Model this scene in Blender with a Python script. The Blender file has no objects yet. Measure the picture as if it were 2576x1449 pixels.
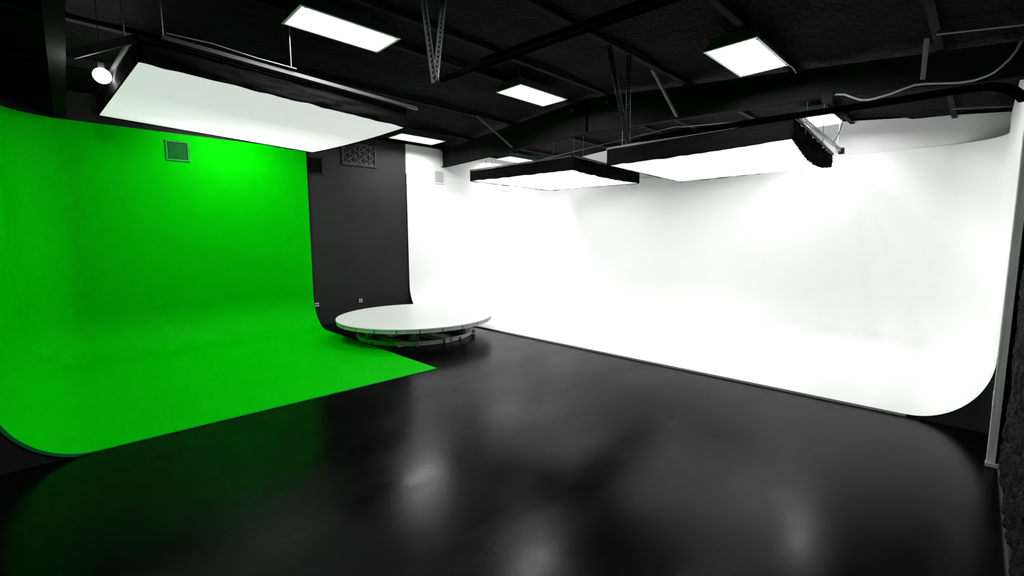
import bpy, bmesh, math, random
from mathutils import Vector, Matrix, noise

random.seed(7)
SC = bpy.context.scene
COL = SC.collection

# ------------------------------------------------------------------ camera, world, exposure
F_PX, YAW, PITCH, ROLL = 1141.83, math.radians(44.2575), math.radians(6.2774), math.radians(-0.249)
f_ = Vector((math.sin(YAW)*math.cos(PITCH), math.cos(YAW)*math.cos(PITCH), -math.sin(PITCH)))
r_ = Vector((math.cos(YAW), -math.sin(YAW), 0.0))
u_ = r_.cross(f_)
r2 = r_*math.cos(ROLL) + u_*math.sin(ROLL)
u2 = -r_*math.sin(ROLL) + u_*math.cos(ROLL)
cam_data = bpy.data.cameras.new('camera')
cam_data.sensor_width = 36.0
cam_data.lens = F_PX/2576.0*36.0
cam_data.clip_start = 0.05
cam = bpy.data.objects.new('camera', cam_data)
COL.objects.link(cam)
m = Matrix((r2, u2, -f_)).transposed().to_4x4()
m.translation = Vector((0, 0, 2.0))
cam.matrix_world = m
SC.camera = cam

world = bpy.data.worlds.new('world')
SC.world = world
world.use_nodes = True
world.node_tree.nodes['Background'].inputs[0].default_value = (0, 0, 0, 1)
world.node_tree.nodes['Background'].inputs[1].default_value = 0.0

SC.view_settings.view_transform = 'Standard'
SC.view_settings.look = 'None'
SC.view_settings.gamma = 1.0
SC.view_settings.use_curve_mapping = False
SC.view_settings.exposure = 0.35
SC.cycles.use_denoising = True
SC.cycles.max_bounces = 8
SC.cycles.diffuse_bounces = 5
SC.cycles.glossy_bounces = 4
SC.cycles.sample_clamp_indirect = 6.0
SC.cycles.caustics_reflective = False
SC.cycles.caustics_refractive = False

# brightness of the lamps, and of the glow added to the unlit softboxes
L_SOFT_C, L_SOFT_B, L_SOFT_A = 1.65, 1.25, 0.46
L_TUBE, L_FLOOD = 114.0, 190.0

# ------------------------------------------------------------------ materials
def mat(name, base, rough=0.6, spec=0.5, metal=0.0, bump=None, var=None, rvar=None, emit=None):
    """bump=(scale, strength, (sx,sy,sz)); var=(scale, amount); rvar=(scale, lo, hi, (sx,sy,sz))"""
    M = bpy.data.materials.new(name)
    M.use_nodes = True
    nt = M.node_tree
    b = nt.nodes['Principled BSDF']
    b.inputs['Base Color'].default_value = (*base, 1)
    b.inputs['Roughness'].default_value = rough
    b.inputs['Specular IOR Level'].default_value = spec
    b.inputs['Metallic'].default_value = metal
    tc = nt.nodes.new('ShaderNodeTexCoord')

    def noise_node(scale, stretch=(1, 1, 1), detail=5.0):
        mp = nt.nodes.new('ShaderNodeMapping')
        mp.inputs['Scale'].default_value = stretch
        nt.links.new(tc.outputs['Object'], mp.inputs['Vector'])
        n = nt.nodes.new('ShaderNodeTexNoise')
        n.inputs['Scale'].default_value = scale
        n.inputs['Detail'].default_value = detail
        nt.links.new(mp.outputs['Vector'], n.inputs['Vector'])
        return n
    if bump:
        n = noise_node(bump[0], bump[2] if len(bump) > 2 else (1, 1, 1), 8.0)
        bp = nt.nodes.new('ShaderNodeBump')
        bp.inputs['Strength'].default_value = bump[1]
        bp.inputs['Distance'].default_value = bump[3] if len(bump) > 3 else 0.02
        nt.links.new(n.outputs['Fac'], bp.inputs['Height'])
        nt.links.new(bp.outputs['Normal'], b.inputs['Normal'])
    if var:
        n = noise_node(var[0], var[2] if len(var) > 2 else (1, 1, 1))
        rp = nt.nodes.new('ShaderNodeValToRGB')
        rp.color_ramp.elements[0].position = 0.3
        rp.color_ramp.elements[1].position = 0.7
        rp.color_ramp.elements[0].color = (*[c*(1-var[1]) for c in base], 1)
        rp.color_ramp.elements[1].color = (*[min(1, c*(1+var[1])) for c in base], 1)
        nt.links.new(n.outputs['Fac'], rp.inputs['Fac'])
        nt.links.new(rp.outputs['Color'], b.inputs['Base Color'])
    if rvar:
        n = noise_node(rvar[0], rvar[3] if len(rvar) > 3 else (1, 1, 1), 6.0)
        mr = nt.nodes.new('ShaderNodeMapRange')
        mr.inputs['From Min'].default_value = 0.2
        mr.inputs['From Max'].default_value = 0.8
        mr.interpolation_type = 'SMOOTHSTEP'
        mr.inputs['To Min'].default_value = rvar[1]
        mr.inputs['To Max'].default_value = rvar[2]
        nt.links.new(n.outputs['Fac'], mr.inputs['Value'])
        nt.links.new(mr.outputs['Result'], b.inputs['Roughness'])
    if emit:
        b.inputs['Emission Color'].default_value = (1, 1, 1, 1)
        b.inputs['Emission Strength'].default_value = emit
    return M

M = {}
M['floor'] = mat('black_painted_concrete', (0.001, 0.001, 0.001), 0.22, 0.037,
                 bump=(26.0, 0.035, (1, 1.6, 1), 0.01), rvar=(0.8, 0.14, 0.30, (1.0, 1.9, 1)))
M['green'] = mat('chroma_green_paint', (0.0, 0.39, 0.0), 0.6, 0.02, bump=(40, 0.03))
M['white'] = mat('white_studio_paint', (0.91, 0.91, 0.91), 0.55, 0.3, bump=(60, 0.02))
M['white_top'] = mat('white_wall_paint', (0.86, 0.86, 0.86), 0.6, 0.3, bump=(30, 0.03))
M['blackwall'] = mat('charcoal_wall_paint', (0.016, 0.016, 0.016), 0.7, 0.1, bump=(25, 0.05), var=(1.6, 0.10))
M['darkwall'] = mat('black_wall_paint', (0.012, 0.012, 0.012), 0.7, 0.25, bump=(25, 0.05))
M['foam'] = mat('black_spray_foam', (0.009, 0.009, 0.009), 0.8, 0.02, bump=(13.0, 1.0, (0.6, 1.8, 1), 0.14))
M['foamwall'] = mat('black_spray_foam_wall', (0.006, 0.006, 0.006), 0.75, 0.06, bump=(34.0, 1.0, (1, 1, 1), 0.03))
M['steel'] = mat('black_painted_steel', (0.009, 0.009, 0.009), 0.6, 0.02, var=(3, 0.15))
M['purlin'] = mat('dark_grey_primer_steel', (0.020, 0.020, 0.020), 0.7, 0.0, var=(2, 0.15))
M['flange'] = mat('black_flange_steel', (0.012, 0.012, 0.012), 0.7, 0.0)
M['brace'] = mat('grey_strap_steel', (0.05, 0.05, 0.05), 0.5, 0.4)
M['track'] = mat('satin_black_track', (0.0015, 0.0015, 0.0015), 0.8, 0.0)
M['angle'] = mat('slotted_angle_steel', (0.016, 0.020, 0.018), 0.5, 0.5)
M['rail'] = mat('galvanised_rail', (0.065, 0.065, 0.065), 0.45, 0.5, 0.4)
M['rod'] = mat('zinc_rod', (0.35, 0.35, 0.35), 0.4, 0.5, 0.5)
M['cloth'] = mat('black_duvetyne_cloth', (0.005, 0.005, 0.005), 0.95, 0.0, bump=(7, 0.25, (1, 1, 3), 0.03))
M['rim'] = mat('white_fixture_enamel', (0.8, 0.8, 0.8), 0.4, 0.4)
M['housing'] = mat('green_grey_fixture_steel', (0.05, 0.075, 0.065), 0.45, 0.5)
M['hole'] = mat('dark_recess', (0.002, 0.002, 0.002), 0.9, 0.1)
M['slot'] = mat('latch_black', (0.01, 0.01, 0.01), 0.6, 0.3)
M['tube'] = mat('lit_fluorescent_tube', (0.9, 0.9, 0.9), 0.5, 0.3, emit=L_TUBE)
M['flood'] = mat('lit_flood_lamp_face', (0.9, 0.9, 0.9), 0.5, 0.3, emit=L_FLOOD)
M['ttwhite'] = mat('white_laminate', (0.84, 0.84, 0.84), 0.35, 0.4)
M['ttsteel'] = mat('mill_finish_aluminium', (0.40, 0.40, 0.40), 0.45, 0.5, 0.1, var=(6, 0.12))
M['ttring'] = mat('bright_aluminium_tube', (0.85, 0.85, 0.85), 0.45, 0.5, 0.0, var=(6, 0.08))
M['ttdark'] = mat('oiled_steel_block', (0.28, 0.30, 0.29), 0.4, 0.5, 0.3)
M['wood'] = mat('grey_stud_timber', (0.72, 0.72, 0.72), 0.7, 0.3, bump=(30, 0.3, (1, 1, 0.08), 0.01), var=(14, 0.22, (3, 3, 0.12)))
M['riser'] = mat('grey_edge_paint', (0.50, 0.50, 0.50), 0.6, 0.3)
M['greenedge'] = mat('dark_green_edge_paint', (0.003, 0.25, 0.06), 0.5, 0.3)
M['plate'] = mat('black_wall_plate', (0.008, 0.008, 0.008), 0.5, 0.4)
M['plug'] = mat('white_receptacle', (0.8, 0.8, 0.8), 0.4, 0.4)
M['cable'] = mat('grey_flexible_conduit', (0.30, 0.31, 0.305), 0.5, 0.5, 0.2)
M['grille_green'] = mat('green_painted_grille', (0.002, 0.20, 0.022), 0.5, 0.2)
M['grille_dark'] = mat('dark_grille_enamel', (0.009, 0.009, 0.009), 0.6, 0.1)
M['grille_grey'] = mat('grey_grille_enamel', (0.016, 0.016, 0.016), 0.6, 0.15)
M['wire'] = mat('bright_filter_wire', (0.10, 0.10, 0.10), 0.5, 0.3, 0.2)
M['filter'] = mat('dark_filter_media', (0.010, 0.010, 0.010), 0.9, 0.1, bump=(80, 0.5, (8, 1, 1), 0.01))
M['grille_white'] = mat('white_grille_enamel', (0.8, 0.8, 0.8), 0.4, 0.4)
M['bolt'] = mat('grey_bolt_head', (0.22, 0.22, 0.22), 0.4, 0.5, 0.3)


def diffuser_translucent(name, emit):
    D = bpy.data.materials.new(name)
    D.use_nodes = True
    nt = D.node_tree
    nt.nodes.remove(nt.nodes['Principled BSDF'])
    out = nt.nodes['Material Output']
    d = nt.nodes.new('ShaderNodeBsdfDiffuse')
    d.inputs[0].default_value = (0.86, 0.86, 0.86, 1)
    t = nt.nodes.new('ShaderNodeBsdfTranslucent')
    t.inputs[0].default_value = (0.86, 0.86, 0.86, 1)
    mx = nt.nodes.new('ShaderNodeMixShader')
    mx.inputs[0].default_value = 0.5
    nt.links.new(d.outputs[0], mx.inputs[1])
    nt.links.new(t.outputs[0], mx.inputs[2])
    e = nt.nodes.new('ShaderNodeEmission')  # emission added to brighten cloth and walls; the softboxes are off
    e.inputs[1].default_value = emit
    ad = nt.nodes.new('ShaderNodeAddShader')
    nt.links.new(mx.outputs[0], ad.inputs[0])
    nt.links.new(e.outputs[0], ad.inputs[1])
    nt.links.new(ad.outputs[0], out.inputs[0])
    return D
M['soft_b'] = diffuser_translucent('added_glow_cloth_far', L_SOFT_B)
M['soft_c'] = diffuser_translucent('added_glow_cloth_right', L_SOFT_C)
M['soft_a'] = diffuser_translucent('added_glow_cloth_left', L_SOFT_A)

# ------------------------------------------------------------------ mesh helpers
class MB:
    def __init__(s):
        s.bm = bmesh.new()

    def quad(s, *p):
        s.bm.faces.new([s.bm.verts.new(Vector(q)) for q in p])
        return s

    def box(s, lo, hi):
        x0, y0, z0 = lo; x1, y1, z1 = hi
        v = [s.bm.verts.new((x, y, z)) for z in (z0, z1) for (x, y) in ((x0, y0), (x1, y0), (x1, y1), (x0, y1))]
        for f in ((3, 2, 1, 0), (4, 5, 6, 7), (0, 1, 5, 4), (1, 2, 6, 5), (2, 3, 7, 6), (3, 0, 4, 7)):
            s.bm.faces.new([v[i] for i in f])
        return s

    def bar(s, a, b, w, h, up=(0, 0, 1)):
        """rectangular bar from a to b; w sideways, h along up"""
        a = Vector(a); b = Vector(b); d = (b-a).normalized()
        up = Vector(up)
        sd = d.cross(up)
        if sd.length < 1e-4:
            sd = d.cross(Vector((1, 0, 0)))
        sd.normalize()
        uu = sd.cross(d).normalized()
        v = []
        for p in (a, b):
            for (i, j) in ((-1, -1), (1, -1), (1, 1), (-1, 1)):
                v.append(s.bm.verts.new(p + sd*(w/2*i) + uu*(h/2*j)))
        for f in ((3, 2, 1, 0), (4, 5, 6, 7), (0, 1, 5, 4), (1, 2, 6, 5), (2, 3, 7, 6), (3, 0, 4, 7)):
            s.bm.faces.new([v[i] for i in f])
        return s

    def sweep(s, pts, prof, up=(0, 0, 1), closed=False):
        """sweep a closed 2D profile (side, up) along pts"""
        pts = [Vector(p) for p in pts]
        rings = []
        n = len(pts)
        for i, p in enumerate(pts):
            if closed:
                d = (pts[(i+1) % n]-pts[i-1]).normalized()
            else:
                d = ((pts[min(i+1, n-1)]-p).normalized() + (p-pts[max(i-1, 0)]).normalized()).normalized()
            sd = d.cross(Vector(up))
            if sd.length < 1e-3:
                sd = d.cross(Vector((0.3, 1, 0)))
            sd.normalize()
            uu = sd.cross(d).normalized()
            rings.append([s.bm.verts.new(p + sd*a + uu*b) for a, b in prof])
        k = len(prof)
        for i in range(n if closed else n-1):
            A = rings[i]; B = rings[(i+1) % n]
            for j in range(k):
                s.bm.faces.new((A[j], A[(j+1) % k], B[(j+1) % k], B[j]))
        if not closed:
            s.bm.faces.new(list(reversed(rings[0])))
            s.bm.faces.new(rings[-1])
        return s

    def tube(s, pts, r, seg=8):
        return s.sweep(pts, [(r*math.cos(2*math.pi*i/seg), r*math.sin(2*math.pi*i/seg)) for i in range(seg)])

    def cyl(s, c, r, h, seg=24, axis='z'):
        c = Vector(c)
        def P(a, t):
            x, y = r*math.cos(a), r*math.sin(a)
            return c + (Vector((x, y, t)) if axis == 'z' else Vector((t, x, y)) if axis == 'x' else Vector((y, t, x)))
        A = [s.bm.verts.new(P(2*math.pi*i/seg, 0)) for i in range(seg)]
        B = [s.bm.verts.new(P(2*math.pi*i/seg, h)) for i in range(seg)]
        for i in range(seg):
            s.bm.faces.new((A[i], A[(i+1) % seg], B[(i+1) % seg], B[i]))
        s.bm.faces.new(list(reversed(A)))
        s.bm.faces.new(B)
        return s

    def grid(s, fn, nu, nv):
        V = [[s.bm.verts.new(Vector(fn(i/nu, j/nv))) for j in range(nv+1)] for i in range(nu+1)]
        for i in range(nu):
            for j in range(nv):
                s.bm.faces.new((V[i][j], V[i+1][j], V[i+1][j+1], V[i][j+1]))
        return s

    def poly(s, pts):
        s.bm.faces.new([s.bm.verts.new(Vector(p)) for p in pts])
        return s

    def prism(s, pts, vec):
        """extrude a planar polygon by vec"""
        vec = Vector(vec)
        A = [s.bm.verts.new(Vector(p)) for p in pts]
        B = [s.bm.verts.new(Vector(p)+vec) for p in pts]
        n = len(pts)
        s.bm.faces.new(list(reversed(A)))
        s.bm.faces.new(B)
        for i in range(n):
            s.bm.faces.new((A[i], A[(i+1) % n], B[(i+1) % n], B[i]))
        return s

    def build(s, name, material, parent=None, smooth=False, merge=0.0, solid=0.0, bevel=0.0):
        bm = s.bm
        if merge:
            bmesh.ops.remove_doubles(bm, verts=bm.verts, dist=merge)
        bmesh.ops.recalc_face_normals(bm, faces=bm.faces)
        me = bpy.data.meshes.new(name)
        bm.to_mesh(me)
        bm.free()
        me.materials.append(material)
        if smooth:
            for p in me.polygons:
                p.use_smooth = True
        o = bpy.data.objects.new(name, me)
        COL.objects.link(o)
        if parent is not None:
            o.parent = parent
            o.matrix_parent_inverse = Matrix.Translation(-parent.location) if parent.rotation_euler[:] == (0, 0, 0) else parent.matrix_basis.inverted()
        if solid:
            md = o.modifiers.new('thickness', 'SOLIDIFY')
            md.thickness = solid
            md.offset = 0
        if bevel:
            md = o.modifiers.new('bevel', 'BEVEL')
            md.width = bevel
            md.segments = 2
        return o


def tag(o, label, cat, group=None, kind=None):
    o['label'] = label
    o['category'] = cat
    if group:
        o['group'] = group
    if kind:
        o['kind'] = kind
    return o


def thing(name, loc, label, cat, group=None):
    o = bpy.data.objects.new(name, None)
    COL.objects.link(o)
    o.location = loc
    o.empty_display_size = 0.2
    return tag(o, label, cat, group)


def struct(o):
    o['kind'] = 'structure'
    return o


def copy_tree(o, loc, rot=None):
    c = o.copy()
    COL.objects.link(c)
    c.location = loc
    if rot:
        c.rotation_euler = rot
    for ch in o.children:
        d = ch.copy()
        COL.objects.link(d)
        d.parent = c
        for g in ch.children:
            e = g.copy()
            COL.objects.link(e)
            e.parent = d
    return c

# ------------------------------------------------------------------ roof heights (underside of the purlins)
RIDGE = 5.66
def zp(y):
    return 4.125 + 0.11*y if y < RIDGE else 4.748 - 0.065*(y-RIDGE)
SL_R, SL_L = math.atan(0.11), -math.atan(0.065)

XL, XR, YF, YB = -0.67, 12.012, -0.36, 10.60     # room shell

# ------------------------------------------------------------------ room shell
struct(MB().box((XL-0.1, -1.2, -0.1), (XR+0.2, YB+0.2, 0.0)).build('floor', M['floor']))

def foam_ceiling(u, v):
    x = XL - 0.1 + u*(XR+0.3-XL)
    y = -0.8 + v*(YB+1.0)
    z = zp(y) + 0.10
    b = noise.noise(Vector((x*0.55, y*1.1, 3.1)))*0.07
    b += noise.noise(Vector((x*1.7, y*3.2, 9.0)))*0.035
    b += noise.noise(Vector((x*5.0, y*9.0, 1.7)))*0.012
    return (x, y, z + b)
struct(MB().grid(foam_ceiling, 260, 230).build('ceiling', M['foam'], smooth=True, solid=0.02))

# back wall: black part behind and beside the green set, white part to the right
struct(MB().box((XL-0.1, YB, 0), (6.467, YB+0.15, 4.434)).build('wall_back', M['blackwall']))
struct(MB().box((6.466, 10.5602, 3.699), (XR, YB+0.15, 4.434)).build('wall_back_white', M['white_top']))
struct(MB().prism([(XR, YB, 0), (XR, -0.215, 0), (XR, -0.215, zp(-0.2)+.06), (XR, RIDGE, zp(RIDGE)+.06), (XR, YB, zp(YB)+.06)], (0.15, 0, 0)).build('wall_right', M['white_top']))
struct(MB().box((XL-0.15, -0.5, 0), (XL, YB, 4.8)).build('wall_left', M['darkwall']))

# sidewall at the camera's right hand: rough sprayed foam over a smooth curb
def foam_wall(u, v):
    x = 1.2 + u*(XR-1.2)
    z = 0.10 + v*4.1
    b = noise.noise(Vector((x*2.6, z*2.2, 0.3)))*0.022
    b += (0.5-abs(noise.noise(Vector((x*8.0, z*7.0, 5.3)))))*0.075 - 0.03
    b += (0.5-abs(noise.noise(Vector((x*19.0, z*17.0, 2.2)))))*0.034
    t = min(1.0, max(0.0, (x-5.45)/0.12))
    return (x, -0.278*(1-t) - 0.345*t + b*(1-0.4*t), z)
struct(MB().grid(foam_wall, 420, 160).build('wall_front', M['foamwall'], smooth=True, solid=0.02))
struct(MB().box((XL, -0.55, 0), (XR, -0.40, 4.3)).build('wall_front_backing', M['darkwall']))
struct(MB().box((1.2, -0.40, 0.0), (5.58, -0.252, 0.075)).build('trim_1', M['darkwall'], bevel=0.01))

# ------------------------------------------------------------------ cyclorama shells
def fillet_path(segs, R, n=14):
    """path of (point, inward normal) along a run of wall corners, with round corners of radius R"""
    out = []
    for i, p in enumerate(segs):
        p = Vector(p)
        if 0 < i < len(segs)-1:
            a = (Vector(segs[i-1])-p).normalized()
            b = (Vector(segs[i+1])-p).normalized()
            c = p + a*R + b*R
            for k in range(n+1):
                t = k/n*math.pi/2
                nrm = (b*math.cos(t) + a*math.sin(t))       # from arc point back to centre
                out.append((c - nrm*R, nrm))
        else:
            q = Vector(segs[i+1 if i == 0 else i-1])
            d = (q-p).normalized() if i == 0 else (p-q).normalized()
            out.append((p, Vector((d.y, -d.x))))
    return out

def cove_profile(rd, rz, ztop, z0=0.0, n=24):
    pr = []
    for k in range(n+1):
        t = k/n*math.pi/2
        pr.append((rd*(1-math.sin(t)), z0 + rz*(1-math.cos(t))))
    pr += [(0.0, z0+rz+(ztop-z0-rz)*j/6) for j in range(1, 7)]
    return pr

def cyc(path, prof, thick):
    mb = MB()
    def P(i, j):
        p, nrm = path[i]
        d, z = prof[j]
        return (p.x+nrm.x*d, p.y+nrm.y*d, z)
    nu, nv = len(path), len(prof)
    V = [[mb.bm.verts.new(P(i, j)) for j in range(nv)] for i in range(nu)]
    for i in range(nu-1):
        for j in range(nv-1):
            mb.bm.faces.new((V[i][j], V[i+1][j], V[i+1][j+1], V[i][j+1]))
    return mb

# --- green set, back-left
GX0, GX1, GY0, GY1, GT = -0.60, 3.93, 5.71, 10.53, 3.95
RC, RD = 0.74, 0.64
g = thing('green_screen_cyclorama', (1.6, 8.1, 0), 'bright chroma green cyclorama with curved floor cove against the left wall', 'backdrop')
path = fillet_path([(GX0, GY0), (GX0, GY1), (GX1, GY1)], RC)
# inward normals of the straight ends
path[0] = (Vector((GX0, GY0)), Vector((1, 0)))
path[-1] = (Vector((GX1, GY1)), Vector((0, -1)))
prof = cove_profile(RD, 0.74, GT, 0.010)
mb = cyc(path, prof, 0.0)
# flat floor of the set, sharing the inner edge of the cove
mb.build('cove_surface', M['green'], g, smooth=True)
MB().poly([(p.x+n_.x*RD, p.y+n_.y*RD, 0.010) for p, n_ in path] + [(GX1, GY0, 0.010)]).build('floor_surface', M['green'], g)
# body under the cove at its two open ends
pe = [(GX0+d-0.008, GY0+0.004, max(0.001, z-0.008)) for d, z in prof[:25]]
MB().prism([(GX0-0.05, GY0+0.004, 0.0), (GX0+RD, GY0+0.004, 0.0)] + pe + [(GX0-0.05, GY0+0.004, prof[24][1])], (0, 0.03, 0)).build('end_panel', M['darkwall'], g)
pe = [(GX1-0.004, GY1-d+0.008, max(0.001, z-0.008)) for d, z in prof[:25]]
MB().prism([(GX1-0.004, GY1+0.02, 0.0), (GX1-0.004, GY1-RD+0.008, 0.0)] + pe + [(GX1-0.004, GY1+0.02, prof[24][1])], (-0.03, 0, 0)).build('end_panel', M['darkwall'], g)
# thin edging
MB().box((GX0+RD, GY0-0.006, 0.0), (GX1+0.006, GY0, 0.0095)).build('edge_strip', M['greenedge'], g)
MB().box((GX1, GY0, 0.0), (GX1+0.006, GY1-RD-1.2, 0.0095)).build('edge_strip', M['greenedge'], g)
# lip of the curved left end
lip = [(GX0+d, GY0-0.003, z-0.012) for d, z in prof[:28]]
MB().sweep(lip, [(-0.006, -0.014), (0.006, -0.014), (0.006, 0.014), (-0.006, 0.014)], up=(1, 0, 0.3)).build('edge_lip', M['greenedge'], g)
# dark top cap hides nothing, closes the shell against the wall
MB().box((GX0+RC, GY1+0.003, GT-0.02), (GX1, YB-0.012, GT)).build('top_cap', M['darkwall'], g)

# --- white set along the right
def wx(y):
    return 6.555-0.0085*y
WX1, WY0, WY1, WT = 12.0, -0.21, 10.56, 3.70
w = thing('white_cyclorama', (9.2, 5.2, 0), 'huge white cyclorama with rounded corners and cove along the right wall', 'backdrop')
path = fillet_path([(wx(WY1), WY1), (WX1, WY1), (WX1, WY0), (wx(WY0), WY0)], RC)
path[0] = (Vector((wx(WY1), WY1)), Vector((0, -1)))
path[-1] = (Vector((wx(WY0), WY0)), Vector((0, 1)))
profw = cove_profile(RD, 0.76, WT, 0.027)
mb = cyc(path, profw, 0.0)
mb.build('cove_surface', M['white'], w, smooth=True)
MB().poly([(p.x+n_.x*RD, p.y+n_.y*RD, 0.027) for p, n_ in path]).build('floor_surface', M['white'], w)
MB().prism([(wx(WY0+RD)-0.004, WY0+RD, 0), (wx(WY1-RD)-0.004, WY1-RD, 0), (wx(WY1-RD)-0.004, WY1-RD, 0.0265), (wx(WY0+RD)-0.004, WY0+RD, 0.0265)], (0.02, 0, 0)).build('floor_edge', M['riser'], w)
pe = [(wx(WY0)+0.004, max(WY0+0.001, WY0+d-0.006), z-0.008) for d, z in profw[:25]]
MB().prism([(wx(WY0)+0.004, WY0+0.001, 0.0), (wx(WY0)+0.004, WY0+RD, 0.0)] + pe + [(wx(WY0)+0.004, WY0+0.001, profw[24][1])], (0.03, 0, 0)).build('end_panel', M['darkwall'], w)
pe = [(wx(WY1)+0.004, WY1-d+0.008, z-0.008) for d, z in profw[:25]]
MB().prism([(wx(WY1)+0.004, WY1+0.01, 0.0), (wx(WY1)+0.004, WY1-RD, 0.0)] + pe + [(wx(WY1)+0.004, WY1+0.01, profw[24][1])], (0.03, 0, 0)).build('end_panel', M['darkwall'], w)

# return wall that carries the right end of the white set, with a bare stud end
struct(MB().box((6.50, -0.272, 0.0), (XR, -0.216, 4.11)).build('wall_return', M['white_top']))
struct(MB().box((5.66, -0.272, 0.0), (6.50, -0.216, 4.11)).build('wall_return_end', M['blackwall']))
struct(MB().box((5.62, -0.240, 0.03), (5.66, -0.183, 4.11)).build('trim_2', M['wood'], bevel=0.003))
struct(MB().box((5.60, -0.262, 0.0), (5.67, -0.178, 0.03)).build('trim_3', M['riser']))

# ------------------------------------------------------------------ steel frames
def rafter(x, label):
    t = thing('steel_rafter', (x, RIDGE, 4.0), label, 'steel beam', 'tapered steel roof frames')
    bot = [(-0.30, 3.72), (0.10, 3.735), (1.40, 3.90), (RIDGE, 4.085), (YB-0.01, 3.965)]
    top = [(YB-0.01, zp(YB)-0.02), (RIDGE, zp(RIDGE)-0.005), (-0.30, zp(-0.30)-0.005)]
    MB().prism([(x-0.006, y, z) for y, z in bot+top], (0.012, 0, 0)).build('web', M['steel'], t)
    pr = [(-0.075, -0.006), (0.075, -0.006), (0.075, 0.006), (-0.075, 0.006)]
    MB().sweep([(x, y, z) for y, z in bot], pr).build('bottom_flange', M['flange'], t)
    MB().sweep([(x, y, z-0.012) for y, z in reversed(top)], pr).build('top_flange', M['steel'], t)
    MB().box((x-0.07, RIDGE-0.008, 4.09), (x+0.07, RIDGE+0.008, zp(RIDGE)-0.03)).build('splice_plate', M['steel'], t)
    MB().box((x-0.07, YB-0.028, 3.962), (x+0.07, YB-0.012, zp(YB)-0.05)).build('end_plate', M['steel'], t)
    st = [(x-0.012, 9.62, zp(9.62)-0.04), (x-0.012, 9.55, 4.25), (x-0.012, 9.45, 4.08), (x-0.012, 9.20, 4.015), (x-0.012, 7.5, 4.055), (x-0.012, RIDGE+.1, 4.105)]
    MB().tube(st, 0.006, 6).build('web_cable', M['steel'], t)
    return t

r1 = rafter(7.64, 'deep black tapered steel rafter spanning above the white set')
for (y, z) in ((6.04, 4.597), (5.21, 4.582)):
    MB().cyl((7.62, y, z), 0.022, 0.014, 16, 'x').build('bolt_head', M['bolt'], r1)
rafter(0.08, 'dark green tinged steel rafter flange at the upper left corner')

PUR = [(0.50, 'black roof purlin running to the top right, nearest the eave by the camera'),
       (2.05, 'black roof purlin second from the right-hand eave, over the right ceiling light'),
       (3.60, 'black roof purlin third from the right-hand eave, carrying the slotted hangers'),
       (5.17, 'black roof purlin just on the camera side of the ridge'),
       (6.05, 'black roof purlin just beyond the ridge, behind the left ceiling light'),
       (7.80, 'black roof purlin past the ridge, above the far black softbox frame'),
       (9.35, 'black roof purlin nearest the back wall')]
for y, lab in PUR:
    z = zp(y)
    mb = MB()
    pr = [(-0.038, 0.0), (0.038, 0.0), (0.038, 0.012), (-0.026, 0.012), (-0.026, 0.20), (-0.038, 0.20)]
    mb.sweep([(XL, y, z), (2.0, y, z), (7.64, y, z), (XR, y, z)], pr)
    tag(mb.build('roof_purlin', M['purlin']), lab, 'steel beam', 'roof purlins')

for a, b, lab in (((6.55, 3.64, 4.52), (7.555, 3.72, 4.03), 'grey flange brace slanting down in front of the rafter, right of the ridge'),
                  ((6.51, 7.72, 4.61), (7.555, 7.70, 4.08), 'thin grey flange brace slanting down to the rafter at its far left'),
                  ((7.02, 0.56, 4.19), (7.46, 0.60, 3.86), 'wide grey flange brace beside the cable at the right end of the rafter')):
    d = 0.045
    mb = MB().bar(a, b, d, 0.006, up=(0, 1, 0))
    mb.bar((a[0], a[1]+d/2, a[2]), (b[0], b[1]+d/2, b[2]), 0.006, d, up=(0, 1, 0))
    tag(mb.build('flange_brace', M['brace']), lab, 'steel brace', 'flange braces')

tag(MB().bar((6.86, 0.49, 4.165), (6.99, -0.30, 4.075), 0.05, 0.03).build('roof_strut', M['brace']),
    'flat grey strut from the eave purlin to the edge of the picture at top right', 'steel brace', 'eave struts')
tag(MB().bar((11.0, 0.50, 4.165), (11.15, -0.20, 4.10), 0.05, 0.03).build('roof_strut', M['brace']),
    'flat grey strut above the right end of the white wall', 'steel brace', 'eave struts')

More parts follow.
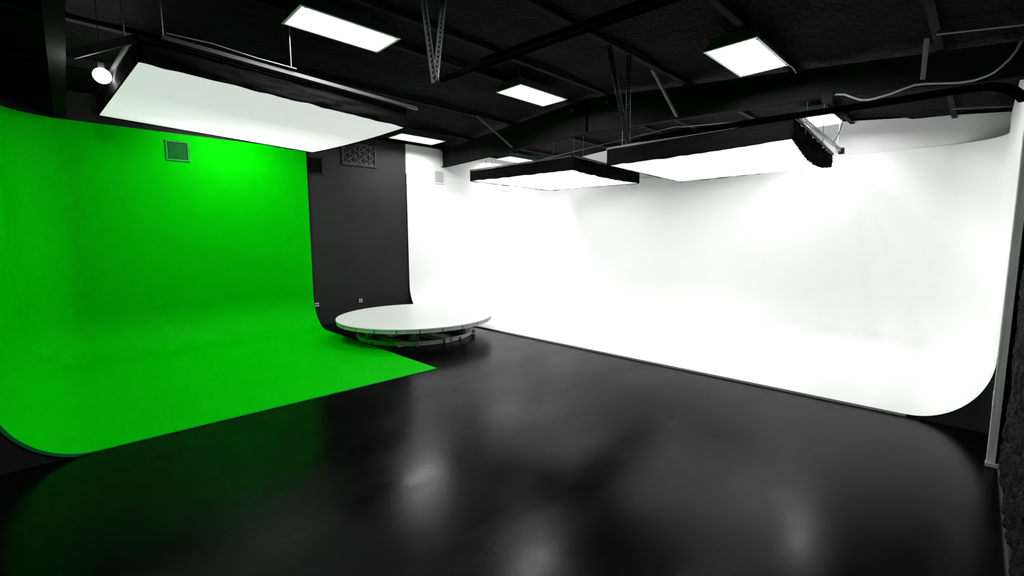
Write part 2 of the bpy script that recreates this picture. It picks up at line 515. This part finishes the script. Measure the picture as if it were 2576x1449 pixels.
# ------------------------------------------------------------------ ceiling lights
def ceiling_light(name):
    t = thing(name, (0, 0, 0), '', 'ceiling light', 'fluorescent ceiling lights')
    L, W, Hh = 0.61, 0.30, 0.15
    a, b = 0.56, 0.22
    # housing: tapered steel pan, open below
    mb = MB()
    lo = [(-L, -W, 0.004), (L, -W, 0.004), (L, W, 0.004), (-L, W, 0.004)]
    hi = [(-a, -b, Hh), (a, -b, Hh), (a, b, Hh), (-a, b, Hh)]
    for i in range(4):
        j = (i+1) % 4
        mb.quad(lo[i], lo[j], hi[j], hi[i])
    mb.quad(*hi)
    mb.build('housing', M['housing'], t, merge=0.001)
    # reflector inside
    mb = MB()
    L2, W2, a2, b2, h2 = L-0.03, W-0.03, a-0.03, b-0.03, Hh-0.02
    lo = [(-L2, -W2, 0.002), (L2, -W2, 0.002), (L2, W2, 0.002), (-L2, W2, 0.002)]
    hi = [(-a2, -b2, h2), (a2, -b2, h2), (a2, b2, h2), (-a2, b2, h2)]
    for i in range(4):
        j = (i+1) % 4
        mb.quad(lo[i], lo[j], hi[j], hi[i])
    mb.quad(*hi)
    for k in (-1, 0, 1):      # ridges between the tubes
        y = k*0.112
        mb.quad((-a2, y-0.03, h2-0.002), (a2, y-0.03, h2-0.002), (a2, y, 0.075), (-a2, y, 0.075))
        mb.quad((-a2, y+0.03, h2-0.002), (a2, y+0.03, h2-0.002), (a2, y, 0.075), (-a2, y, 0.075))
    mb.build('reflector', M['rim'], t, merge=0.0005)
    # rim
    mb = MB()
    mb.box((-L, -W, -0.004), (L, -W2, 0.004)).box((-L, W2, -0.004), (L, W, 0.004))
    mb.box((-L, -W2, -0.004), (-L2, W2, 0.004)).box((L2, -W2, -0.004), (L, W2, 0.004))
    mb.build('rim', M['rim'], t)
    for k in range(4):
        y = (k-1.5)*0.112
        MB().tube([(-a2+0.03, y, 0.085), (a2-0.03, y, 0.085)], 0.015, 10).build('tube', M['tube'], t, smooth=False)
    for (x, y) in ((-L+0.06, -W+0.016), (L-0.06, -W+0.016), (L-0.03, -W+0.05), (L-0.03, W-0.05)):
        MB().box((x-0.012, y-0.008, -0.008), (x+0.012, y+0.008, -0.003)).build('latch', M['slot'], t)
    for x in (-0.35, 0.35):
        MB().tube([(x, 0, Hh), (x, 0, Hh+0.24)], 0.004, 6).build('hanger', M['rod'], t)
    return t

LIGHTS = [((2.60, 5.58, 4.50), 0.0, 'ceiling light with four lit tubes above the left softbox, nearest the camera on the left'),
          ((6.16, 5.77, 4.52), 0.0, 'ceiling light left of the peak of the rafter, in the middle of the picture'),
          ((6.28, 2.20, 4.215), 0.0, 'largest ceiling light on the right, with a cord hanging from its end'),
          ((10.47, 2.32, 4.215), 0.0, 'ceiling light above the right end of the right softbox'),
          ((6.21, 9.60, 4.36), 0.0, 'ceiling light showing past the right corner of the left softbox'),
          ((9.95, 9.95, 4.34), 0.0, 'small looking ceiling light beyond the rafter, over the middle softbox'),
          ((2.10, 2.20, 4.215), 0.0, 'ceiling light of the row nearest the camera, above the black floor by the left wall'),
          ((2.42, 9.45, 4.36), 0.0, 'ceiling light over the green wall, hidden above the left softbox')]
proto = ceiling_light('ceiling_light')
for i, (loc, tilt, lab) in enumerate(LIGHTS):
    o = proto if i == 0 else copy_tree(proto, loc)
    o.location = loc
    o.rotation_euler = (tilt, 0, 0)
    o['label'] = lab

tag(MB().tube([(6.88, 2.02, 4.26), (7.0, 1.95, 4.27), (7.12, 1.92, 4.25), (7.20, 1.91, 4.22), (7.22, 1.90, 4.19)], 0.007).build('power_cord', M['cable'], smooth=True),
    'short pale cord drooping from the end of the right ceiling light', 'cord')

# ------------------------------------------------------------------ softboxes
def softbox(name, corners, tops, sags, label, dmat, rail_mat, folds, rods, rail_ext=0.0, rails=True, seed=0):
    """corners: near-left, near-right, far-right, far-left of the diffuser (A front = -y edge runs 0->1)"""
    c = [Vector(p) for p in corners]
    ctr = sum(c, Vector())/4
    t = thing(name, ctr, label, 'softbox', 'overhead softboxes')
    sF, sR, sB, sL = sags
    def D(u, v):
        p = c[0]*(1-u)*(1-v) + c[1]*u*(1-v) + c[2]*u*v + c[3]*(1-u)*v
        z = sF*(1-v)*4*u*(1-u) + sB*v*4*u*(1-u) + sL*(1-u)*4*v*(1-v) + sR*u*4*v*(1-v)
        z += 0.03*16*u*(1-u)*v*(1-v)
        return p - Vector((0, 0, z))
    MB().grid(D, 24, 24).build('diffuser', dmat, t, smooth=True)
    edges = [lambda s: D(s, 0), lambda s: D(1, s), lambda s: D(1-s, 1), lambda s: D(0, 1-s)]
    for k in range(4):
        e = edges[k]
        h0, h1 = tops[k]
        a, b = e(0), e(1)
        out = (b-a).cross(Vector((0, 0, 1))).normalized()
        fold = folds[k]
        def S(s, r, e=e, h0=h0, h1=h1, out=out, fold=fold, k=k, a=a, b=b):
            p = e(s)
            base = a*(1-s) + b*s
            top = base.z + h0*(1-s) + h1*s
            bot = p.z - 0.012
            z = bot + (top-bot)*r
            bulge = 0.025*math.sin(math.pi*r)
            wr = noise.noise(Vector((s*7+k*13+seed, r*2.2 - s*2.0, 0.5)))*fold*math.sin(math.pi*min(1, r*1.1+0.05))
            wr += noise.noise(Vector((s*22+k*7+seed, r*5.0, 4.2)))*fold*0.30
            en = min(1.0, s*9, (1-s)*9)
            q = Vector((p.x, p.y, z)) + out*(0.014 + (bulge + wr)*en) + (b-a).normalized()*(0.018*(2*s-1))
            if r < 0.01:
                q.z += noise.noise(Vector((s*16+k*5+seed, 1.3, 7.0)))*0.014
            return q
        MB().grid(S, 60, 14).build('skirt', M['cloth'], t, smooth=True, solid=0.006)
        if rails:
            d = (b-a).normalized()
            ra = a - d*rail_ext + Vector((0, 0, h0+0.02)) + out*0.03
            rb = b + d*rail_ext + Vector((0, 0, h1+0.02)) + out*0.03
            MB().bar(ra, rb, 0.03, 0.035).build('frame_rail', rail_mat, t)
    for p, q in rods:
        MB().tube([p, q], 0.006, 6).build('hanger_rod', M['rod'], t)
    return t

# left, over the green set
A = softbox('overhead_softbox', [(0.67, 6.10, 3.80), (3.86, 6.29, 3.70), (3.60, 9.33, 3.70), (0.48, 9.07, 3.80)],
            [(0.21, 0.22), (0.22, 0.22), (0.22, 0.22), (0.22, 0.21)], (0.0, 0.03, 0.0, 0.0),
            'long softbox with a pale green tinted face over the green set', M['soft_a'], M['steel'],
            (0.05, 0.03, 0.02, 0.03), [((2.14, 6.06, 4.09), (2.14, 6.06, 4.70)), ((0.88, 6.06, 4.10), (0.88, 6.06, 4.72))], seed=1)
MB().bar((0.86, 6.05, 4.075), (4.02, 6.20, 3.985), 0.04, 0.045).build('frame_rail', M['rail'], A)
MB().tube([(0.90, 6.02, 4.115), (1.3, 6.03, 4.13), (1.75, 6.05, 4.10), (2.2, 6.06, 4.09)], 0.008).build('cord', M['rod'], A)
MB().grid(lambda u, v: (0.66+3.2*u-0.10*v, 6.085+1.95*v+0.19*u, 4.0-0.09*u+0.01*math.sin(u*9)), 20, 6).build('added_light_block', M['cloth'], A, solid=0.004)  # unseen cloth added to keep the near ceiling light off the diffuser
MB().bar((0.68, 6.10, 4.03), (0.17, 6.04, 3.715), 0.05, 0.07).build('side_arm', M['steel'], A)
MB().tube([(0.62, 6.55, 4.03), (0.60, 6.55, 4.70)], 0.006).build('hanger_rod', M['rod'], A)

B = softbox('overhead_softbox', [(8.15, 6.43, 3.50), (11.45, 6.72, 3.50), (11.10, 9.67, 3.50), (7.73, 9.46, 3.50)],
            [(0.28, 0.26), (0.24, 0.24), (0.24, 0.24), (0.24, 0.28)], (0.03, 0.0, 0.0, 0.0),
            'black skirted softbox with white face and added glow, nearest the far corner', M['soft_b'], M['rail'],
            (0.07, 0.03, 0.02, 0.03),
            [((7.72, 8.83, 3.76), (7.70, 8.83, 3.96)), ((7.72, 8.62, 3.76), (7.70, 8.62, 3.97)), ((7.86, 7.86, 3.76), (7.86, 7.86, 4.62)),
             ((8.05, 6.90, 3.77), (8.05, 6.90, 4.66)), ((8.22, 6.45, 3.70), (8.22, 6.45, 4.68)), ((8.6, 6.48, 3.70), (8.6, 6.48, 4.68))], seed=5)

Cx = softbox('overhead_softbox', [(7.56, 2.00, 3.40), (11.0, 2.19, 3.40), (11.2, 5.40, 3.40), (7.62, 5.14, 3.40)],
             [(0.28, 0.20), (0.22, 0.22), (0.22, 0.28), (0.28, 0.28)], (0.16, 0.0, 0.0, 0.02),
             'black skirted softbox with white face and added glow on the right, its short end sagging', M['soft_c'], M['rail'],
             (0.10, 0.03, 0.02, 0.025),
             [((8.2, 1.98, 3.56), (8.2, 1.98, 4.28)), ((9.38, 2.0, 3.50), (9.30, 2.0, 4.30)), ((10.55, 2.02, 3.56), (10.70, 2.02, 4.28)),
              ((7.6, 4.82, 3.67), (7.6, 4.82, 3.98)), ((7.6, 4.74, 3.67), (7.6, 4.74, 3.98))], seed=9)
# double pipe truss above the sagging end
for dz in (0.0, 0.05):
    MB().tube([(7.60, 1.94, 3.70+dz), (11.15, 2.06, 3.68+dz)], 0.014).build('truss_pipe', M['rod'], Cx)
mb = MB()
for i in range(24):
    a = i/24.0
    b = (i+0.5)/24.0
    p0 = Vector((7.60, 1.94, 3.70)).lerp(Vector((11.15, 2.06, 3.68)), a)
    p1 = Vector((7.60, 1.94, 3.75)).lerp(Vector((11.15, 2.06, 3.73)), b)
    p2 = Vector((7.60, 1.94, 3.70)).lerp(Vector((11.15, 2.06, 3.68)), (i+1)/24.0)
    mb.tube([p0, p1], 0.006, 5).tube([p1, p2], 0.006, 5)
mb.build('truss_lacing', M['rod'], Cx)
MB().box((11.10, 2.02, 3.64), (11.24, 2.10, 3.75)).build('truss_clamp', M['steel'], Cx)
MB().tube([(10.15, 2.0, 3.72), (10.35, 1.98, 3.86), (10.5, 1.96, 4.05), (10.55, 1.95, 4.22)], 0.009).build('cord', M['steel'], Cx)

# bright round lamp beside the left softbox
fl = thing('flood_lamp', (0.445, 7.27, 3.895), 'round glaring lamp at the left end of the softbox over the green set', 'lamp')
mb = MB()
mb.grid(lambda u, v: (0.445 + 0.085*math.sin(v*math.pi)*math.cos(u*2*math.pi), 7.27 + 0.085*math.sin(v*math.pi)*math.sin(u*2*math.pi), 3.895+0.085*math.cos(v*math.pi)), 24, 12)
mb.build('lamp_globe', M['flood'], fl, smooth=True, merge=0.0005)
MB().cyl((0.445, 7.27, 3.975), 0.03, 0.06, 20).build('socket', M['steel'], fl)
MB().tube([(0.445, 7.27, 4.03), (0.445, 7.27, 4.74)], 0.004).build('stem', M['steel'], fl)

# ------------------------------------------------------------------ curtain tracks and slotted hangers
def slotted_angle(a, b, parent=None, w=0.05):
    """L shaped perforated bar"""
    a = Vector(a); b = Vector(b)
    mb = MB()
    d = (b-a)
    n = int(d.length/0.05)
    d.normalize()
    side = d.cross(Vector((0.7, 0.7, 0))).normalized()
    oth = d.cross(side).normalized()
    for s_ax, o_ax in ((side, oth), (oth, side)):
        L = (b-a).length
        for (o0, o1) in ((0.0, w*0.36), (w*0.64, w)):
            p = a + s_ax*((o0+o1)/2)
            mb.bar(p, p+d*L, 0.003, o1-o0, up=s_ax)
        for i in range(n+1):
            t0 = i*L/(n+0.5)
            p = a + s_ax*(w/2) + d*t0
            mb.bar(p, p+d*(L/(n+0.5)*0.55), 0.003, w*0.28, up=s_ax)
    return mb

def hanger(apex, l, r, label):
    t = thing('slotted_angle_hanger', apex, label, 'hanger bracket', 'slotted angle hangers')
    slotted_angle(apex, l).build('bar', M['angle'], t)
    slotted_angle((apex[0]+0.02, apex[1]+0.012, apex[2]+0.02), r).build('bar', M['angle'], t)
    return t
hanger((2.300, 3.235, 3.285), (2.37, 3.56, 4.50), (2.70, 3.56, 4.50), 'V of two perforated steel bars at the top centre, left of the upper track')
hanger((5.440, 3.345, 3.250), (5.28, 3.56, 4.50), (5.77, 3.56, 4.50), 'V of two perforated steel bars in front of the rafter, holding the lower track')

def track(pts, label, splice=None):
    t = thing('curtain_track', pts[0], label, 'track', 'curtain tracks')
    pr = [(-0.03, -0.0275), (0.03, -0.0275), (0.03, -0.0235), (0.012, -0.0235), (0.012, 0.0235), (0.03, 0.0235), (0.03, 0.0275), (-0.03, 0.0275),
          (-0.03, 0.0235), (-0.012, 0.0235), (-0.012, -0.0235), (-0.03, -0.0235)]
    MB().sweep(pts, pr).build('beam', M['track'], t)
    if splice:
        MB().bar(splice[0], splice[1], 0.03, 0.035).build('splice_bar', M['track'], t)
    return t
ZT = 3.308
track([(2.342, 2.72, ZT), (2.40, 2.0, ZT), (2.47, 1.2, ZT), (2.555, 0.2, ZT)], 'straight black track hanging across the top centre of the picture',
      ((2.315, 3.20, ZT-0.01), (2.350, 2.55, ZT-0.01)))
ZT = 3.272
pts = [(5.47, 3.20, ZT), (5.50, 2.8, ZT), (5.565, 1.95, ZT), (5.65, 1.25, ZT), (5.69, 0.80, ZT), (5.705, 0.45, ZT), (5.71, 0.25, ZT), (5.725, 0.13, ZT), (5.765, 0.04, ZT), (5.84, -0.02, ZT),
       (5.94, -0.06, ZT), (6.10, -0.11, ZT), (6.30, -0.155, ZT), (6.50, -0.184, ZT)]
track(pts, 'black track above the edge of the white floor, curving round at its right end', ((5.455, 3.30, ZT-0.01), (5.50, 2.6, ZT-0.01)))

# ------------------------------------------------------------------ conduit, cable and junction box on the rafter
jb = thing('junction_box', (7.56, 1.58, 3.86), 'small black junction box on the lower edge of the rafter', 'electrical box')
MB().box((7.50, 1.52, 3.81), (7.558, 1.65, 3.93)).build('box', M['steel'], jb, bevel=0.004)
MB().cyl((7.55, 1.50, 3.895), 0.012, 0.02, 10, 'y').build('connector', M['cable'], jb)
cab = [(7.54, 1.50, 3.897), (7.5, 1.39, 3.863), (7.5, 1.29, 3.80), (7.5, 1.215, 3.758), (7.5, 1.14, 3.742), (7.5, 1.072, 3.744), (7.5, 0.917, 3.766), (7.5, 0.80, 3.80), (7.5, 0.697, 3.822),
       (7.5, 0.60, 3.815), (7.5, 0.347, 3.765), (7.5, 0.26, 3.755), (7.5, 0.184, 3.755), (7.5, 0.10, 3.772), (7.5, 0.033, 3.80), (7.5, -0.02, 3.85), (7.5, -0.077, 3.915), (7.5, -0.12, 3.99), (7.5, -0.15, 4.08)]
tag(MB().tube(cab, 0.012).build('flexible_cable', M['cable'], smooth=True), 'pale flexible cable looping along the rafter at the upper right', 'cable')
tag(MB().tube([(9.0, 8.4, 4.02), (9.0, 7.8, 4.051), (9.0, 5.47, 4.176), (9.0, 4.47, 4.231), (9.0, 4.3, 4.20), (9.0, 3.0, 4.09)], 0.013).build('conduit_pipe', M['brace'], smooth=True),
    'thin grey conduit pipe crossing above the two far softboxes', 'pipe')

# ------------------------------------------------------------------ wall vents
def eggcrate(name, cx, cz, w, h, y, n, fm, gm, label, bars_only=False, group='square wall vents'):
    t = thing(name, (cx, y, cz), label, 'wall vent', group)
    b = 0.035
    mb = MB()
    mb.box((cx-w/2, y-0.016, cz-h/2), (cx+w/2, y, cz-h/2+b)).box((cx-w/2, y-0.016, cz+h/2-b), (cx+w/2, y, cz+h/2))
    mb.box((cx-w/2, y-0.016, cz-h/2+b), (cx-w/2+b, y, cz+h/2-b)).box((cx+w/2-b, y-0.016, cz-h/2+b), (cx+w/2, y, cz+h/2-b))
    mb.build('frame', fm, t, bevel=0.003)
    mb = MB()
    iw, ih = w-2*b, h-2*b
    for i in range(1, n):
        x = cx-iw/2+iw*i/n
        mb.box((x-0.003, y-0.012, cz-ih/2), (x+0.003, y-0.001, cz+ih/2))
        if not bars_only:
            z = cz-ih/2+ih*i/n
            mb.box((cx-iw/2, y-0.013, z-0.003), (cx+iw/2, y-0.002, z+0.003))
    mb.build('grille', gm, t)
    MB().box((cx-iw/2, y-0.0012, cz-ih/2), (cx+iw/2, y+0.0, cz+ih/2)).build('recess', M['hole'], t)
    return t
yv = GY1-0.001
eggcrate('wall_vent', 1.605, 3.635, 0.37, 0.37, GY1-0.001, 12, M['grille_green'], M['grille_green'], 'square green painted vent high on the green wall')
eggcrate('wall_vent', 4.13, 3.645, 0.38, 0.40, YB-0.001, 10, M['grille_dark'], M['hole'], 'square black vent high on the black wall, beside the green edge', True)
eggcrate('wall_vent', 7.49, 3.68, 0.33, 0.36, WY1-0.002, 11, M['grille_white'], M['grille_white'], 'square white vent high on the white wall under the rafter end')
eggcrate('wall_vent', 10.02, 3.66, 0.33, 0.36, WY1-0.002, 11, M['grille_white'], M['grille_white'], 'white vent half hidden behind the lower edge of the middle softbox')

t = thing('return_air_grille', (5.19, YB, 3.99), 'wide grille with crossed filter wires at the top of the black wall', 'wall vent')
x0, x1, z0, z1, y = 4.76, 5.64, 3.735, 4.27, YB-0.001
mb = MB()
b = 0.05
mb.box((x0, y-0.03, z0), (x1, y, z0+b)).box((x0, y-0.03, z1-b), (x1, y, z1)).box((x0, y-0.03, z0+b), (x0+b, y, z1-b)).box((x1-b, y-0.03, z0+b), (x1, y, z1-b))
mb.build('frame', M['grille_grey'], t, bevel=0.006)
mb = MB()
for i in range(1, 6):
    x = x0+b+(x1-x0-2*b)*i/6
    mb.box((x-0.010, y-0.022, z0+b), (x+0.010, y-0.014, z1-b))
mb.build('bars', M['grille_grey'], t)
mb = MB()
iw, ih = x1-x0-2*b, z1-z0-2*b
st = iw/6*2
for k in range(-6, 8):
    for sgn in (1, -1):
        # diagonal wires clipped to the opening
        pts2 = []
        for q in range(0, 41):
            zz = ih*q/40
            xx = (k*st + sgn*zz*1.45)
            if 0 <= xx <= iw:
                pts2.append((x0+b+xx, y-0.010, z0+b+zz))
        if len(pts2) > 2:
            mb.tube([pts2[0], pts2[-1]], 0.006, 5)
mb.tube([(x0+b, y-0.010, z0+b+0.012), (x1-b, y-0.010, z0+b+0.012)], 0.009, 5)
mb.build('filter_wires', M['wire'], t)
MB().box((x0+b, y-0.002, z0+b), (x1-b, y, z1-b)).build('filter', M['filter'], t)

# ------------------------------------------------------------------ power outlets
def outlet(x, z, label):
    t = thing('wall_outlet', (x, YB, z), label, 'power outlet', 'four socket wall outlets')
    MB().box((x-0.062, YB-0.010, z-0.065), (x+0.062, YB-0.001, z+0.065)).build('plate', M['plate'], t, bevel=0.003)
    for dx in (-0.025, 0.025):
        for dz in (-0.026, 0.026):
            MB().cyl((x+dx, YB-0.016, z+dz), 0.0185, 0.008, 16, 'y').build('socket', M['plug'], t)
    return t
outlet(4.02, 0.49, 'four socket outlet on the black wall right beside the green edge')
outlet(5.09, 0.48, 'four socket outlet on the black wall behind the turntable')
t = thing('wall_outlet', (5.98, -0.196, 0.52), 'small pale outlet plate low on the bare wall end at far right', 'power outlet')
MB().box((5.93, -0.205, 0.46), (6.03, -0.192, 0.58)).build('plate', M['plug'], t, bevel=0.003)
MB().box((5.965, -0.193, 0.49), (5.995, -0.188, 0.55)).build('socket', M['plate'], t)

# ------------------------------------------------------------------ turntable
TX, TY, TZ, TR = 5.14, 8.17, 0.41, 1.585
tt = thing('turntable_stage', (TX, TY, 0), 'round white turntable stage on an aluminium ring base', 'turntable')
MB().cyl((TX, TY, TZ-0.016), TR, 0.016, 128).build('deck', M['ttwhite'], tt)
mb = MB()
N = 24
for i in range(N):
    a0 = 2*math.pi*(i+0.02)/N
    a1 = 2*math.pi*(i+0.98)/N
    n = 8
    def ring(u, v):
        a = a0+(a1-a0)*u
        r = TR-0.012
        return (TX+r*math.cos(a), TY+r*math.sin(a), TZ-0.085+0.067*v)
    mb.grid(ring, n, 1)
mb.build('rim_panels', M['ttsteel'], tt, solid=0.008)
MB().cyl((TX, TY, TZ-0.08), TR-0.035, 0.06, 96).build('deck_core', M['slot'], tt)
RB = 1.185
circ = [(TX+(RB-0.025)*math.cos(2*math.pi*i/96), TY+0.02+(RB-0.025)*math.sin(2*math.pi*i/96), 0.047) for i in range(96)]
MB().sweep(circ, [(-0.025, -0.038), (0.025, -0.038), (0.025, 0.038), (-0.025, 0.038)], closed=True).build('base_ring', M['ttring'], tt)
def hollow(a, b, w_, h_, th=0.006):
    mb = MB()
    a = Vector(a); b = Vector(b)
    mb.bar(a+Vector((0, 0, h_/2)), b+Vector((0, 0, h_/2)), w_, th).bar(a-Vector((0, 0, h_/2)), b-Vector((0, 0, h_/2)), w_, th)
    s = (b-a).normalized().cross(Vector((0, 0, 1)))*(w_/2)
    mb.bar(a+s, b+s, th, h_).bar(a-s, b-s, th, h_)
    return mb
for x in (4.30, 5.10, 5.90):
    hh = math.sqrt(max(0.01, RB*RB-(x-TX)**2))
    hollow((x, TY-hh-0.012, 0.054), (x, TY+hh, 0.054), 0.16, 0.082).build('base_beam', M['ttring'], tt)
hollow((TX-RB+0.05, TY+0.05, 0.055), (TX+RB-0.05, TY+0.05, 0.055), 0.10, 0.07).build('cross_beam', M['ttring'], tt)
MB().cyl((TX, TY, 0.06), 0.16, TZ-0.14, 32).build('hub', M['ttdark'], tt)
for i, (x, yy) in enumerate(((4.52, 7.26), (4.05, 8.10), (5.72, 7.20), (6.25, 7.9), (5.2, 9.3), (4.3, 9.1), (6.1, 9.0))):
    a = math.atan2(yy-TY, x-TX)
    rr = RB-0.07
    px, py = TX+rr*math.cos(a), TY+0.02+rr*math.sin(a)
    tx, ty = -math.sin(a), math.cos(a)
    bl = MB()
    bl.bar((px-tx*0.12, py-ty*0.12, 0.093), (px+tx*0.12, py+ty*0.12, 0.093), 0.10, 0.014)
    bl.bar((px-tx*0.045, py-ty*0.045, 0.20), (px+tx*0.045, py+ty*0.045, 0.20), 0.05, 0.20)
    bl.bar((px-tx*0.12, py-ty*0.12, 0.125), (px+tx*0.12, py+ty*0.12, 0.125), 0.09, 0.008)
    o = bl.build('roller_block', M['ttdark'], tt, bevel=0.003)
    bb = MB()
    for s in (-1, 1):
        bb.cyl((px+tx*0.07*s, py+ty*0.07*s, 0.09), 0.010, 0.10, 10)
        bb.cyl((px+tx*0.07*s, py+ty*0.07*s, 0.17), 0.016, 0.02, 10)
    bb.build('bolts', M['rod'], o)
    # roller carrying the deck
    wl = MB()
    wl.cyl((px, py, 0.285), 0.032, 0.045, 16, 'x')
    wl.build('roller', M['ttsteel'], o)
for i in range(8):
    a = 2*math.pi*(i+0.3)/8
    MB().cyl((TX+(RB+0.02)*math.cos(a), TY+0.02+(RB+0.02)*math.sin(a), 0.0), 0.016, 0.06, 12).build('levelling_foot', M['rod'], tt)
